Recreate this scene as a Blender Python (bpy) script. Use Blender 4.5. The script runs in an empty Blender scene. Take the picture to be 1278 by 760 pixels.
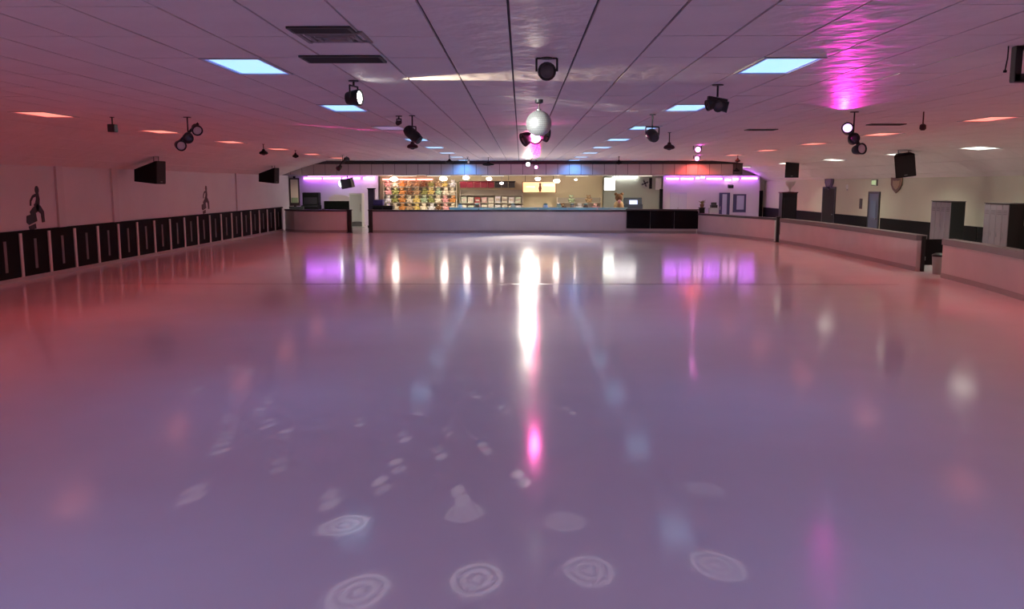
import bpy, math, random
from mathutils import Vector, Matrix
random.seed(7)
S = bpy.context.scene
COL = S.collection
R = math.radians

# ------------------------------------------------------------------ camera
HC = 2.32                      # photographer stands on something: lens 2.32 m above the floor
cam_d = bpy.data.cameras.new('camera'); cam = bpy.data.objects.new('camera', cam_d); COL.objects.link(cam)
cam_d.sensor_width = 36.0; cam_d.lens = 1077.0 / 1278.0 * 36.0
cam_d.clip_start = 0.05; cam_d.clip_end = 200
cam.location = (0, 0, HC)
cam.rotation_euler = (R(90 - 7.877), 0, R(0.58))
S.camera = cam
S.cycles.max_bounces = 8

# ------------------------------------------------------------------ world, exposure
w = bpy.data.worlds.new('world'); S.world = w; w.use_nodes = True
w.node_tree.nodes['Background'].inputs[0].default_value = (0, 0, 0, 1)
w.node_tree.nodes['Background'].inputs[1].default_value = 0.0
S.view_settings.view_transform = 'Standard'; S.view_settings.look = 'None'
S.view_settings.gamma = 1.0; S.view_settings.use_curve_mapping = False
S.view_settings.exposure = 0.0
# lamp strengths (emitted radiance of the lamp glass / watts)
K_BLUE, K_RED, K_WHITE, K_REAR, K_SNACK, K_PINK, K_SPOT, K_HEAD = 1, 1, 1.35, .62, 2.2, 1.5, 1.5, 1.6
# each ceiling panel: glow of the lens itself, and the light its prismatic lens throws downwards
L_BLUE, D_BLUE = (0.40, 0.86, 1.25), (0.45, 1.8, 5.2)
L_RED, D_RED = (1.35, 0.36, 0.26), (8.9, 0.78, 0.65)
L_WHITE, D_WHITE = (2.6, 2.5, 2.1), (11, 11.3, 9.4)
DOWN_SPREAD = 128
L_REAR = tuple(c * K_REAR for c in (10.6, 6.4, 7.6))

# ------------------------------------------------------------------ materials
MATS = {}
def mat(name, col=(.5, .5, .5), rough=.6, metal=0, spec=.5, emit=None, estr=1, noise=None, bump=None, coat=0, trans=0, alpha=1):
    if name in MATS: return MATS[name]
    m = bpy.data.materials.new(name); m.use_nodes = True
    nt = m.node_tree; b = nt.nodes['Principled BSDF']
    b.inputs['Base Color'].default_value = (*col, 1)
    b.inputs['Roughness'].default_value = rough
    b.inputs['Metallic'].default_value = metal
    b.inputs['Specular IOR Level'].default_value = spec
    b.inputs['Coat Weight'].default_value = coat
    b.inputs['Transmission Weight'].default_value = trans
    b.inputs['Alpha'].default_value = alpha
    if emit:
        b.inputs['Emission Color'].default_value = (*emit, 1); b.inputs['Emission Strength'].default_value = estr
    tc = None
    if noise or bump:
        tc = nt.nodes.new('ShaderNodeTexCoord')
    if noise:      # (scale, amount)
        n = nt.nodes.new('ShaderNodeTexNoise'); n.inputs['Scale'].default_value = noise[0]; n.inputs['Detail'].default_value = 4
        r = nt.nodes.new('ShaderNodeMapRange'); r.inputs['From Min'].default_value = .3; r.inputs['From Max'].default_value = .7
        r.inputs['To Min'].default_value = 1 - noise[1]; r.inputs['To Max'].default_value = 1 + noise[1]
        mx = nt.nodes.new('ShaderNodeVectorMath'); mx.operation = 'SCALE'; mx.inputs[0].default_value = col
        nt.links.new(tc.outputs['Object'], n.inputs['Vector']); nt.links.new(n.outputs['Fac'], r.inputs['Value'])
        nt.links.new(r.outputs['Result'], mx.inputs['Scale']); nt.links.new(mx.outputs['Vector'], b.inputs['Base Color'])
    if bump:       # (scale, strength, distance)
        n = nt.nodes.new('ShaderNodeTexNoise'); n.inputs['Scale'].default_value = bump[0]; n.inputs['Detail'].default_value = 3
        bp = nt.nodes.new('ShaderNodeBump'); bp.inputs['Strength'].default_value = bump[1]; bp.inputs['Distance'].default_value = bump[2]
        nt.links.new(tc.outputs['Object'], n.inputs['Vector']); nt.links.new(n.outputs['Fac'], bp.inputs['Height'])
        nt.links.new(bp.outputs['Normal'], b.inputs['Normal'])
    MATS[name] = m
    return m

def lamp_glass(name, rgb):
    s = max(max(rgb), 1e-6); return mat(name, (.8, .8, .8), .4, emit=tuple(c / s for c in rgb), estr=s)

black = mat('black_metal', (.012, .012, .014), .45)
blackp = mat('black_plastic', (.012, .012, .013), .7, spec=.2)
steel = mat('grey_steel', (.45, .45, .46), .35, .8)

def floor_material():
    m = mat('rink_floor', (.80, .74, .77), .17, spec=.25)
    nt = m.node_tree; b = nt.nodes['Principled BSDF']
    tc = nt.nodes.new('ShaderNodeTexCoord')
    n = nt.nodes.new('ShaderNodeTexNoise'); n.inputs['Scale'].default_value = .35; n.inputs['Detail'].default_value = 5
    r = nt.nodes.new('ShaderNodeMapRange'); r.inputs['From Min'].default_value = .3; r.inputs['From Max'].default_value = .7
    r.inputs['To Min'].default_value = .095; r.inputs['To Max'].default_value = .125
    nt.links.new(tc.outputs['Object'], n.inputs['Vector']); nt.links.new(n.outputs['Fac'], r.inputs['Value'])
    nt.links.new(r.outputs['Result'], b.inputs['Roughness'])
    n2 = nt.nodes.new('ShaderNodeTexNoise'); n2.inputs['Scale'].default_value = 1.2; n2.inputs['Detail'].default_value = 6
    r2 = nt.nodes.new('ShaderNodeMapRange'); r2.inputs['To Min'].default_value = .95; r2.inputs['To Max'].default_value = 1.05
    sc = nt.nodes.new('ShaderNodeVectorMath'); sc.operation = 'SCALE'; sc.inputs[0].default_value = (.80, .74, .77)
    nt.links.new(tc.outputs['Object'], n2.inputs['Vector']); nt.links.new(n2.outputs['Fac'], r2.inputs['Value'])
    nt.links.new(r2.outputs['Result'], sc.inputs['Scale']); nt.links.new(sc.outputs['Vector'], b.inputs['Base Color'])
    return m
M_FLOOR = floor_material()
M_TILE = mat('ceiling_tile_white', (.88, .80, .78), .55, spec=.12, noise=(1.3, .03), bump=(3.0, .55, .05))
M_PLENUM = mat('ceiling_grid_dark', (.10, .09, .10), .8)
M_WALL = mat('painted_wall_white', (.82, .79, .78), .7, noise=(.8, .03))
M_CREAM = mat('painted_wall_cream', (.74, .73, .58), .7, noise=(.8, .03))
M_PAD = mat('black_panel', (.008, .0075, .009), .75, spec=.15)
M_POST = mat('pale_post', (.78, .73, .73), .5)
M_STRIP = mat('grey_strip', (.24, .22, .23), .6, spec=.2)
M_BARR = mat('barrier_board_white', (.66, .63, .63), .5, noise=(1.5, .04))
M_CAP = mat('barrier_cap_dark', (.07, .07, .075), .4)
M_CAPG = mat('barrier_cap_grey', (.20, .19, .20), .4)
M_KICK = mat('kick_board_grey', (.40, .37, .37), .5)

# ------------------------------------------------------------------ mesh builder
class MB:
    def __init__(s): s.v = []; s.f = []
    def quad(s, pts):
        i = len(s.v); s.v += [tuple(p) for p in pts]; s.f.append(tuple(range(i, i + len(pts)))); return s
    def box(s, c, d, rot=None):
        i = len(s.v); c = Vector(c)
        for sx in (-.5, .5):
            for sy in (-.5, .5):
                for sz in (-.5, .5):
                    p = Vector((sx * d[0], sy * d[1], sz * d[2]))
                    if rot is not None: p = rot @ p
                    s.v.append(tuple(c + p))
        for q in ((0, 1, 3, 2), (4, 6, 7, 5), (0, 4, 5, 1), (2, 3, 7, 6), (0, 2, 6, 4), (1, 5, 7, 3)):
            s.f.append(tuple(i + k for k in q))
        return s
    def cyl(s, p0, p1, r0, r1=None, n=14, caps=True):
        r1 = r0 if r1 is None else r1
        p0 = Vector(p0); p1 = Vector(p1); a = (p1 - p0).normalized()
        u = a.orthogonal().normalized(); v = a.cross(u); i = len(s.v)
        for p, r in ((p0, r0), (p1, r1)):
            for k in range(n):
                t = 2 * math.pi * k / n; s.v.append(tuple(p + (u * math.cos(t) + v * math.sin(t)) * r))
        for k in range(n): s.f.append((i + k, i + (k + 1) % n, i + n + (k + 1) % n, i + n + k))
        if caps:
            s.f.append(tuple(i + k for k in reversed(range(n)))); s.f.append(tuple(i + n + k for k in range(n)))
        return s
    def lathe(s, p0, axis, prof, n=16):      # prof: [(distance along axis, radius)]
        a = Vector(axis).normalized(); u = a.orthogonal().normalized(); v = a.cross(u); i = len(s.v); p0 = Vector(p0)
        for d, r in prof:
            for k in range(n):
                t = 2 * math.pi * k / n; s.v.append(tuple(p0 + a * d + (u * math.cos(t) + v * math.sin(t)) * max(r, 1e-4)))
        for j in range(len(prof) - 1):
            for k in range(n):
                s.f.append((i + j * n + k, i + j * n + (k + 1) % n, i + (j + 1) * n + (k + 1) % n, i + (j + 1) * n + k))
        s.f.append(tuple(i + k for k in reversed(range(n)))); s.f.append(tuple(i + (len(prof) - 1) * n + k for k in range(n)))
        return s
    def ball(s, c, r, sc=(1, 1, 1), n=12):
        m = n // 2 + 1; i = len(s.v); c = Vector(c)
        for j in range(m + 1):
            th = math.pi * j / m
            for k in range(n):
                t = 2 * math.pi * k / n
                s.v.append((c.x + r * sc[0] * max(math.sin(th), 1e-3) * math.cos(t), c.y + r * sc[1] * max(math.sin(th), 1e-3) * math.sin(t), c.z + r * sc[2] * math.cos(th)))
        for j in range(m):
            for k in range(n):
                s.f.append((i + j * n + k, i + (j + 1) * n + k, i + (j + 1) * n + (k + 1) % n, i + j * n + (k + 1) % n))
        return s
    def tube(s, pts, r, n=8):
        for a, b in zip(pts[:-1], pts[1:]): s.cyl(a, b, r, n=n)
        return s
    def prism(s, poly, fn, d):              # poly 2-D outline, fn(u, v, t) -> 3-D, thickness parameter 0..d
        i = len(s.v); n = len(poly)
        for t in (0, d):
            for (a, b) in poly: s.v.append(tuple(fn(a, b, t)))
        s.f.append(tuple(i + k for k in range(n))); s.f.append(tuple(i + n + k for k in reversed(range(n))))
        for k in range(n): s.f.append((i + k, i + n + k, i + n + (k + 1) % n, i + (k + 1) % n))
        return s
    def mesh(s, name, m, smooth=False):
        me = bpy.data.meshes.new(name); me.from_pydata(s.v, [], s.f); me.update()
        import bmesh as _b
        bm = _b.new(); bm.from_mesh(me); _b.ops.recalc_face_normals(bm, faces=bm.faces); bm.to_mesh(me); bm.free()
        if smooth: me.shade_smooth(); 
        me.materials.append(m)
        return me
    def build(s, name, m, parent=None, loc=(0, 0, 0), smooth=False, bevel=0):
        o = bpy.data.objects.new(name, s.mesh(name, m, smooth)); COL.objects.link(o); o.location = loc
        if parent is not None: o.parent = parent
        if bevel:
            b = o.modifiers.new('bevel', 'BEVEL'); b.width = bevel; b.segments = 2; b.limit_method = 'ANGLE'
        if smooth:
            e = o.modifiers.new('split', 'EDGE_SPLIT'); e.split_angle = R(38)
        return o

def tag(o, label, cat, group=None, kind=None):
    o['label'] = label; o['category'] = cat
    if group: o['group'] = group
    if kind: o['kind'] = kind
    return o
def struct(o, label=None):
    o['kind'] = 'structure'
    if label: o['label'] = label
    return o
def thing(name, label, cat, loc=(0, 0, 0), group=None, rz=0):
    o = bpy.data.objects.new(name, None); COL.objects.link(o); o.location = loc; o.rotation_euler = (0, 0, rz)
    o.empty_display_size = .1
    return tag(o, label, cat, group)
def share(name, me, parent, loc, rot=None):
    o = bpy.data.objects.new(name, me); COL.objects.link(o); o.parent = parent; o.location = loc
    if rot: o.rotation_euler = rot
    return o
def lamp(kind, name, parent, loc, power, color, aim=None, size=.03, angle=30, blend=.5):
    d = bpy.data.lights.new(name, kind); d.energy = power * (K_PINK if 'pink' in name else K_HEAD if 'added_flood' in name else K_SPOT); d.color = color
    d.shadow_soft_size = size
    if kind == 'SPOT': d.spot_size = R(angle); d.spot_blend = blend
    o = bpy.data.objects.new(name, d); COL.objects.link(o); o.parent = parent; o.location = loc
    if aim is not None: o.rotation_euler = Vector(aim).to_track_quat('-Z', 'Y').to_euler()
    return o

# ------------------------------------------------------------------ room shell
ZC = 3.544
XW_L, XW_R, Y0, Y1 = -12.2, 14.2, -8.0, 51.0
PROF = [(-12.2, 2.80), (-11.2, 3.16), (-9.85, ZC), (9.67, ZC), (12.9, 3.27), (14.2, 2.58)]
def zc(x):
    for (a, za), (b, zb) in zip(PROF[:-1], PROF[1:]):
        if x <= b: return za + (zb - za) * (x - a) / (b - a)
    return PROF[-1][1]

fl = struct(MB().box((1, 21.5, -.05), (31, 59.4, .1)).build('floor', M_FLOOR), 'glossy pale grey skating rink floor')
MB().box((-.6, 20.3, .0008), (19.0, .075, .0016)).build('painted_line', mat('floor_line_dark', (.035, .02, .025), .3), fl)

pl = MB()
for (a, za), (b, zb) in zip(PROF[:-1], PROF[1:]):
    pl.prism([(a, za + .022), (b, zb + .022), (b, zb + .14), (a, za + .14)], lambda u, v, t: (u, Y0 + t, v), Y1 - Y0)
ceil = struct(pl.build('ceiling', M_PLENUM), 'suspended tile ceiling with dark grid lines')

SX, SY, XB, YB = .61, 1.22, -.09, 6.17
def cell(i, k): return XB + SX * i, YB + SY * k           # lower corner of grid cell
# cells taken by fixtures
blue_l = [(-5, k) for k in (-6, -2, 2, 6, 10, 14, 18, 22, 26, 30)]
blue_r = [(4, k) for k in (-6, -2, 2, 6, 10, 14, 18, 22, 26, 30)]
red_l = [(-14, k) for k in (-5, -1, 3, 7, 11, 15, 19, 23, 27)]
red_r = [(14, k) for k in (-4, 0, 4, 8, 12, 16, 20, 24, 30)]
rear_fill = [(i, k) for k in (-10, -8, -6) for i in (-11, -8, -1, 7, 11)]  # unseen white panels added behind the camera to brighten the room
vents = {(-3, 0): 1, (-4, 0): 1, (-4, 1): 1, (-3, 1): 1}
white_r = [(20, k) for k in (-1, 4, 9, 14, 18, 23, 28)]
taken = set(white_r + blue_l + blue_r + red_l + red_r + rear_fill)
tile_me = MB().box((0, 0, .01), (SX - .020, SY - .013, .02)).mesh('ceiling_tile', M_TILE)
rest = MB(); cand = []
HEAD_Y = 44.2
i0, i1 = -20, 23
for k in range(-11, 37):
    for i in range(i0, i1 + 1):
        if (i, k) in taken: continue
        x, y = cell(i, k); xa, xb = max(x, XW_L), min(x + SX, XW_R)
        if xb - xa < .06 or y < Y0: continue
        if y > HEAD_Y - .05 and xb < 10.9: continue
        if y > Y1 - .1: continue
        if -16 <= i <= 15 and k >= -1:
            cx, cy = x + SX / 2, y + SY / 2
            vis = abs(cx + .15) < .60 * cy + .35 and cy > 5.2
            cand.append((0 if vis else 1, cy + abs(cx) * .25, i, k))
        else: cand.append((2, 0, i, k))
cand.sort()
for n, (q, _, i, k) in enumerate(cand):
    x, y = cell(i, k)
    if n < 300 and q == 0:
        t = share('ceiling_tile', tile_me, ceil, (x + SX / 2, y + SY / 2, ZC))
        t.rotation_euler = (random.uniform(-.0035, .0035), random.uniform(-.006, .006), 0)
    else:
        xa, xb = max(x, XW_L) + .010, min(x + SX, XW_R) - .010; ya, yb = y + .0065, min(y + SY, (HEAD_Y + .02) if x + SX < 10.9 else Y1) - .0065
        za, zb = zc(xa), zc(xb); b = len(rest.v)
        rest.v += [(xa, ya, za), (xb, ya, zb), (xb, yb, zb), (xa, yb, za), (xa, ya, za + .02), (xb, ya, zb + .02), (xb, yb, zb + .02), (xa, yb, za + .02)]
        rest.f += [tuple(b + j for j in q4) for q4 in ((3, 2, 1, 0), (4, 5, 6, 7), (0, 1, 5, 4), (1, 2, 6, 5), (2, 3, 7, 6), (3, 0, 4, 7))]
rt = rest.build('far_ceiling_tiles', M_TILE, ceil); rt['kind'] = 'stuff'

def wall_end(name, y, t, m):
    p = [(a, z + .02) for a, z in PROF]
    o = MB().prism([(XW_L - 1.6, 0), (XW_R, 0)] + [(a, z + .1) for a, z in reversed(PROF)] + [(XW_L - 1.6, 2.9)], lambda u, v, d: (u, y + d, v), t).build(name, m)
    return struct(o)
wl = struct(MB().box((XW_L - .1, (Y0 + 45.4) / 2, 1.45), (.2, 45.4 - Y0, 2.9)).build('wall_left', M_WALL), 'white side wall above black panelling')
wr = struct(MB().box((XW_R + .1, (Y0 + Y1) / 2, 1.35), (.2, Y1 - Y0, 2.7)).build('wall_right', M_CREAM), 'cream side wall above dark wainscot')
wf = wall_end('wall_rear', Y0 - .2, .2, M_WALL)
wb = wall_end('wall_far', Y1, .2, M_CREAM)

# wainscot on the right wall, in panels
wain = mat('wainscot_dark', (.012, .013, .013), .7, spec=.15)
y = 8.0
for (a, b) in ((8.0, 20.0), (20.05, 27.0), (27.05, 34.35), (35.7, 39.3), (41.0, 46.0), (46.05, 50.95)):
    MB().box((XW_R - .012, (a + b) / 2, .52), (.024, b - a, 1.04)).build('wainscot_panel', wain, wr)

# left wall: black panels between pale posts, with a slim grey strip in each panel
PX = XW_L
MB().box((PX + .02, 31.4, 1.19), (.06, 25.6, .06)).build('top_rail', M_PAD, wl)
MB().box((PX + .03, 31.4, .05), (.08, 25.6, .10)).build('kick_board', mat('kick_board_pale', (.52, .48, .48), .5), wl)
pan_me = MB().box((0, 0, 0), (.05, 1.18, 1.06)).mesh('padding_panel', M_PAD)
post_me = MB().box((0, 0, 0), (.08, .10, 1.06)).mesh('post', M_POST)
str_me = MB().box((0, 0, 0), (.06, .11, .74)).mesh('grey_strip', M_STRIP)
for n in range(20):
    y = 19.55 + 1.285 * n
    share('post', post_me, wl, (PX + .04, y, .63))
    if n < 19:
        share('padding_panel', pan_me, wl, (PX + .025, y + .6425, .63))
        share('panel_strip', str_me, wl, (PX + .031, y + .6425, .63))
for y in (22.85, 25.95, 37.25):
    MB().box((PX + .03, y, 2.03), (.06, .34 if y < 30 else .30, 1.62)).build('pilaster', mat('pilaster_white', (.78, .74, .73), .6), wl)

# ------------------------------------------------------------------ rink barriers
def barrier(name, label, pts, h, cap_m, th=.16, cap_w=.26, ch=.09, group='low barriers round the rink'):
    c = Vector((sum(p[0] for p in pts) / len(pts), sum(p[1] for p in pts) / len(pts), 0))
    root = thing(name, label, 'barrier', c, group)
    P = [Vector((p[0], p[1], 0)) - c for p in pts]
    N = []
    for i in range(len(P)):
        d = (P[min(i + 1, len(P) - 1)] - P[max(i - 1, 0)]).normalized(); N.append(Vector((-d.y, d.x, 0)))
    def sweep(nm, lo, hi, off0, off1, m):
        mb = MB()
        for p, n in zip(P, N):
            for o, z in ((off0, lo), (off1, lo), (off1, hi), (off0, hi)):
                q = p + n * o; mb.v.append((q.x, q.y, z))
        k = len(P)
        for i in range(k - 1):
            for j in range(4):
                mb.f.append((i * 4 + j, i * 4 + (j + 1) % 4, i * 4 + 4 + (j + 1) % 4, i * 4 + 4 + j))
        mb.f.append((0, 1, 2, 3)); mb.f.append(tuple(4 * (k - 1) + j for j in (3, 2, 1, 0)))
        return mb.build(nm, m, root)
    sweep('board', .0, h - ch, 0, th, M_BARR)
    sweep('cap', h - ch, h, -.03, cap_w, cap_m)
    sweep('kick_board', 0, .12, -.012, .0, M_KICK)
    return root
def arc(pts, n=4):       # smooth a polyline (Catmull-Rom)
    out = []
    for i in range(len(pts) - 1):
        p0 = pts[max(i - 1, 0)]; p1 = pts[i]; p2 = pts[i + 1]; p3 = pts[min(i + 2, len(pts) - 1)]
        for j in range(n):
            t = j / n
            out.append(tuple(.5 * (2 * b + (c - a) * t + (2 * a - 5 * b + 4 * c - d) * t * t + (-a + 3 * b - 3 * c + d) * t ** 3) for a, b, c, d in zip(p0, p1, p2, p3)))
    return out + [pts[-1]]
barrier('rink_barrier', 'low white barrier at far left corner, below the purple neon', arc([(-12.05, 44.2), (-11.3, 43.1), (-10, 42.6), (-8.55, 42.5)]), 1.12, M_CAP)
barrier('rink_barrier', 'long low white barrier with dark cap in front of the snack counter', [(-7.25, 42.4), (-3, 42.4), (1, 42.4), (5.15, 42.35), (8.5, 41.9)], 1.12, M_CAP)
barrier('rink_barrier', 'low white barrier curving round the far right corner', arc([(8.52, 41.85), (9.2, 40.0), (9.85, 37.9), (10.45, 35.75)]), .98, M_CAP)
barrier('rink_barrier', 'low white barrier on the right between slim black post and gate opening', arc([(10.55, 35.3), (10.78, 32.5), (10.85, 29.4), (10.80, 26), (10.74, 23.5)]), .98, M_CAPG, ch=.15)
barrier('rink_barrier', 'nearest low white barrier at the right edge, beside the lockers', arc([(10.66, 21.9), (10.45, 19.4), (10.1, 17.0), (9.6, 14.0), (8.9, 11.0)]), .98, M_CAPG, ch=.15)

# black padded panels over the far barrier
pd = thing('black_barrier_padding', 'wide black padded panel on the far barrier right of the snack counter', 'panel', (6.85, 42.05, 0))
for n in range(3):
    a = -1.72 + n * 1.15
    d = Vector((3.35, -.45, 0)).normalized(); mid = d * (a + .575)
    MB().box((mid.x, mid.y + .02, .66), (1.13, .10, .86), Matrix.Rotation(math.atan2(d.y, d.x), 3, 'Z')).build('pad', M_PAD, pd, bevel=.02)
MB().box((.0, .03, 1.14), (3.5, .14, .06), Matrix.Rotation(math.atan2(-.45, 3.35), 3, 'Z')).build('top_rail', M_CAP, pd)

# slim post in the right barrier with a dark sign board on it
gp = thing('gate_post', 'slim black post standing in the right barrier gap', 'post', (10.52, 35.55, 0))
MB().box((0, 0, .5), (.11, .11, 1.0)).build('shaft', black, gp)
MB().box((0, 0, 1.02), (.16, .16, .05)).build('cap', black, gp)
MB().box((0, 0, .01), (.2, .2, .02)).build('base_plate', black, gp)
# gate opening posts and bin on the right
gt = thing('swing_gate', 'dark swing gate folded open in the right barrier opening', 'gate', (10.86, 23.42, 0))
MB().box((.02, .0, .48), (.08, .08, .96)).build('post', black, gt)
MB().box((.42, .06, .52), (.7, .04, .7)).build('leaf', blackp, gt)
MB().cyl((.08, .03, .3), (.08, .03, .4), .025).build('hinge', steel, gt)
bn = thing('litter_bin', 'grey litter bin with black lid in the barrier opening', 'bin', (11.0, 22.75, 0))
MB().lathe((0, 0, 0), (0, 0, 1), [(0, .13), (.02, .14), (.44, .17), (.46, .17)], 16).build('drum', mat('bin_grey', (.35, .36, .34), .5), bn, smooth=True)
MB().lathe((0, 0, .46), (0, 0, 1), [(0, .18), (.05, .18), (.09, .10), (.10, .04)], 16).build('lid', black, bn, smooth=True)

# far left opening between the barriers
for x, lab in ((-8.42, 'left'), (-7.38, 'right')):
    p = thing('opening_post', 'black post on the %s side of the far opening' % lab, 'post', (x, 42.55, 0), 'posts of the far opening')
    MB().box((0, 0, .55), (.2, .2, 1.06)).build('shaft', black, p); MB().box((0, 0, 1.1), (.24, .24, .06)).build('cap', black, p); MB().box((0, 0, .015), (.26, .26, .03)).build('base_plate', black, p)

# ------------------------------------------------------------------ header over the far end + snack bar ceiling
HX0, HX1 = -12.2, 11.2
hd = struct(MB().box(((HX0 + HX1) / 2, HEAD_Y + .10, 3.17), (HX1 - HX0, .12, .66)).build('wall_header', mat('header_dark', (.10, .09, .09), .7)), 'panelled header beam under the far ceiling edge')
hp_me = MB().box((0, 0, 0), (.565, .03, .52)).mesh('header_panel', mat('header_panel_grey', (.58, .53, .52), .6))
n = int((HX1 - HX0) / .59)
for i in range(n):
    share('header_panel', hp_me, hd, (HX0 + .2 + i * .59, HEAD_Y + .03, 3.11))
MB().box(((-8.9 + HX1) / 2, HEAD_Y + .0, 3.41), (HX1 + 8.9, .07, .08)).build('top_rail', mat('rail_dark', (.03, .028, .028), .5), hd)
sc_ = struct(MB().box(((XW_L - 1.6 + HX1) / 2, (HEAD_Y + Y1) / 2 + .08, 2.90), (HX1 - XW_L + 1.6, Y1 - HEAD_Y, .10)).build('ceiling_snack_bar', mat('snack_ceiling', (.55, .52, .5), .7)), 'low ceiling over the snack bar')
struct(MB().box((-13.8, 48.2, 1.45), (.2, 5.8, 2.9)).build('wall_alcove', M_WALL))
struct(MB().box((-13.0, 45.5, 1.45), (1.6, .2, 2.9)).build('wall_corner', M_WALL))

# ------------------------------------------------------------------ ceiling troffers
ORD = ['nearest', 'second', 'third', 'fourth', 'fifth', 'sixth', 'seventh', 'eighth', 'ninth', 'tenth']
M_FRAME = mat('troffer_frame', (.55, .55, .58), .4)
fr_mb = MB()
for sx in (-1, 1): fr_mb.box((sx * .29, 0, .004), (.03, 1.21, .03))
for sy in (-1, 1): fr_mb.box((0, sy * .59, .004), (.55, .03, .03))
fr_me = fr_mb.mesh('frame', M_FRAME)
lens_me = {}
def troffer(ix, label, group, key, rgb, down=None, tilt=0, loc=None, wide=1):
    x, y = cell(*ix) if loc is None else (0, 0)
    p = (x + SX / 2, y + SY / 2, ZC) if loc is None else loc
    o = thing('ceiling_light', label, 'ceiling light', p, group); o.rotation_euler = (0, tilt, 0)
    if key not in lens_me:
        m = lamp_glass('lens_' + key, rgb)
        lens_me[key] = MB().box((0, 0, .008), (.55, 1.16, .012)).mesh('lens', m)
        e_ = {'blue': (.05, .13, .55), 'red': (.62, .05, .035), 'white': (.9, .9, .8)}.get(key, tuple(.4 * c for c in rgb))
        mb = MB()
        for q in (-1, 1): mb.box((q * .2625, 0, .0005), (.035, 1.16, .006)); mb.box((0, q * .565, .0005), (.49, .03, .006))
        lens_me[key + '_edge'] = mb.mesh('lens_edge', lamp_glass('lens_edge_' + key, e_))
    share('frame', fr_me, o, (0, 0, 0)); ln = share('lens', lens_me[key], o, (0, 0, 0)); share('lens_edge', lens_me[key + '_edge'], ln, (0, 0, 0))
    MB().box((0, 0, .05), (.58, 1.19, .06)).build('housing', M_FRAME, o)
    if down:
        d = bpy.data.lights.new('panel_light', 'AREA'); d.shape = 'RECTANGLE'; d.size = .54; d.size_y = 1.14; d.spread = R(DOWN_SPREAD if wide == 1 else 148)
        m_ = max(down); d.color = tuple(c / m_ for c in down); d.energy = math.pi * .638 * m_ * wide
        q = bpy.data.objects.new('panel_light', d); COL.objects.link(q); q.parent = o; q.location = (0, 0, -.004)
    return o
def row(cells, colour, side, group, key, rgb, down, off=()):
    vis = 0; back = 0
    for c in cells:
        y = cell(*c)[1]
        if y < 5:
            lab = '%s %s-lit ceiling panel of the %s row, above or behind the camera' % (['rearmost', 'middle', 'foremost'][back], colour, side); back += 1
        elif c in off: lab = 'unlit ceiling panel with faint added glow in the %s %s row' % (side, colour)
        else: lab = '%s %s-lit ceiling panel from the camera, %s row' % (ORD[vis], colour, side)
        if y >= 5: vis += 1
        if c in off: troffer(c, lab, group, 'off_painted_glow', (.13, .10, .22))  # faint violet glow put into the lens of the unlit panel
        else: troffer(c, lab, group, key, rgb, down, wide=4.5 if c[1] >= 30 else 1)
row(blue_l, 'blue', 'left', 'blue ceiling panels left of the mirror ball', 'blue', L_BLUE, D_BLUE, off=((-5, 10),))
row(blue_r, 'blue', 'right', 'blue ceiling panels right of the mirror ball', 'blue', L_BLUE, D_BLUE)
row(red_l, 'red', 'left outer', 'red ceiling panels along the left wall', 'red', L_RED, D_RED)
row(red_r, 'red', 'right outer', 'red ceiling panels along the right barrier', 'red', L_RED, D_RED)
for n, c in enumerate(rear_fill):
    troffer(c, '%s added warm white fill panel from the left, %s row behind the camera' % (ORD[n % 5].replace('nearest', 'first'), ('last', 'middle', 'first')[n // 5]), 'added white fill panels behind the camera', 'rear', L_REAR)
for n, c in enumerate(white_r):
    x, y = cell(*c)
    troffer(None, '%s white-lit ceiling panel from the camera, over the right hand seating' % ORD[n], 'white ceiling panels over the right seating', 'white', L_WHITE, D_WHITE,
            tilt=math.atan2(ZC - 3.27, 12.9 - 9.67), loc=(x + SX / 2, y + SY / 2, zc(x + SX / 2)))

# ------------------------------------------------------------------ ceiling vents
def slot_vent(label, x0, x1, y0, y1, half=False):
    o = thing('ceiling_vent', label, 'air vent', ((x0 + x1) / 2, (y0 + y1) / 2, ZC), 'air vents in the ceiling')
    wx, wy = x1 - x0, y1 - y0
    MB().box((0, 0, -.004), (wx, wy, .008)).build('backing', mat('vent_dark', (.012, .012, .012), .7), o)
    mb = MB()
    for s in (-1, 1): mb.box((s * (wx / 2 - .012), 0, -.01), (.024, wy, .016)); mb.box((0, s * (wy / 2 - .01), -.01), (wx - .05, .02, .016))
    mb.build('frame', mat('vent_frame', (.10, .10, .09), .6), o)
    for i in range(4):
        MB().box((0, -wy / 2 + wy * (i + 1) / 5, -.013), (wx - .05, .008, .018), Matrix.Rotation(R(35), 3, 'X')).build('slat', mat('vent_slat', (.06, .06, .055), .6), o)
    return o
slot_vent('nearest dark slot vent in the ceiling, above the larger one', -1.83, -1.33, 6.92, 7.16)
slot_vent('long dark slot vent behind the nearest vent, left of the mirror ball', -2.12, -1.34, 8.44, 8.86)
slot_vent('thin dark vent near the hanging sensor rod on the right', 7.05, 7.75, 17.75, 18.05)
slot_vent('thin dark vent on the ceiling between the pink spots', 5.0, 5.65, 19.35, 19.75)
dm = thing('square_diffuser', 'pale square air diffuser just behind the nearest slot vent', 'air vent', (-1.55, 7.4, ZC), 'air vents in the ceiling')
for k_, s in enumerate((.52, .38, .24)):
    mb = MB()
    for q in (-1, 1): mb.box((q * s / 2, 0, -.006 - .006 * k_), (.03, s, .02)); mb.box((0, q * s / 2 * .8, -.006 - .006 * k_), (s, .03, .02))
    mb.build('louvre_ring', mat('diffuser_grey', (.32, .29, .28), .6), dm)

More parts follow.
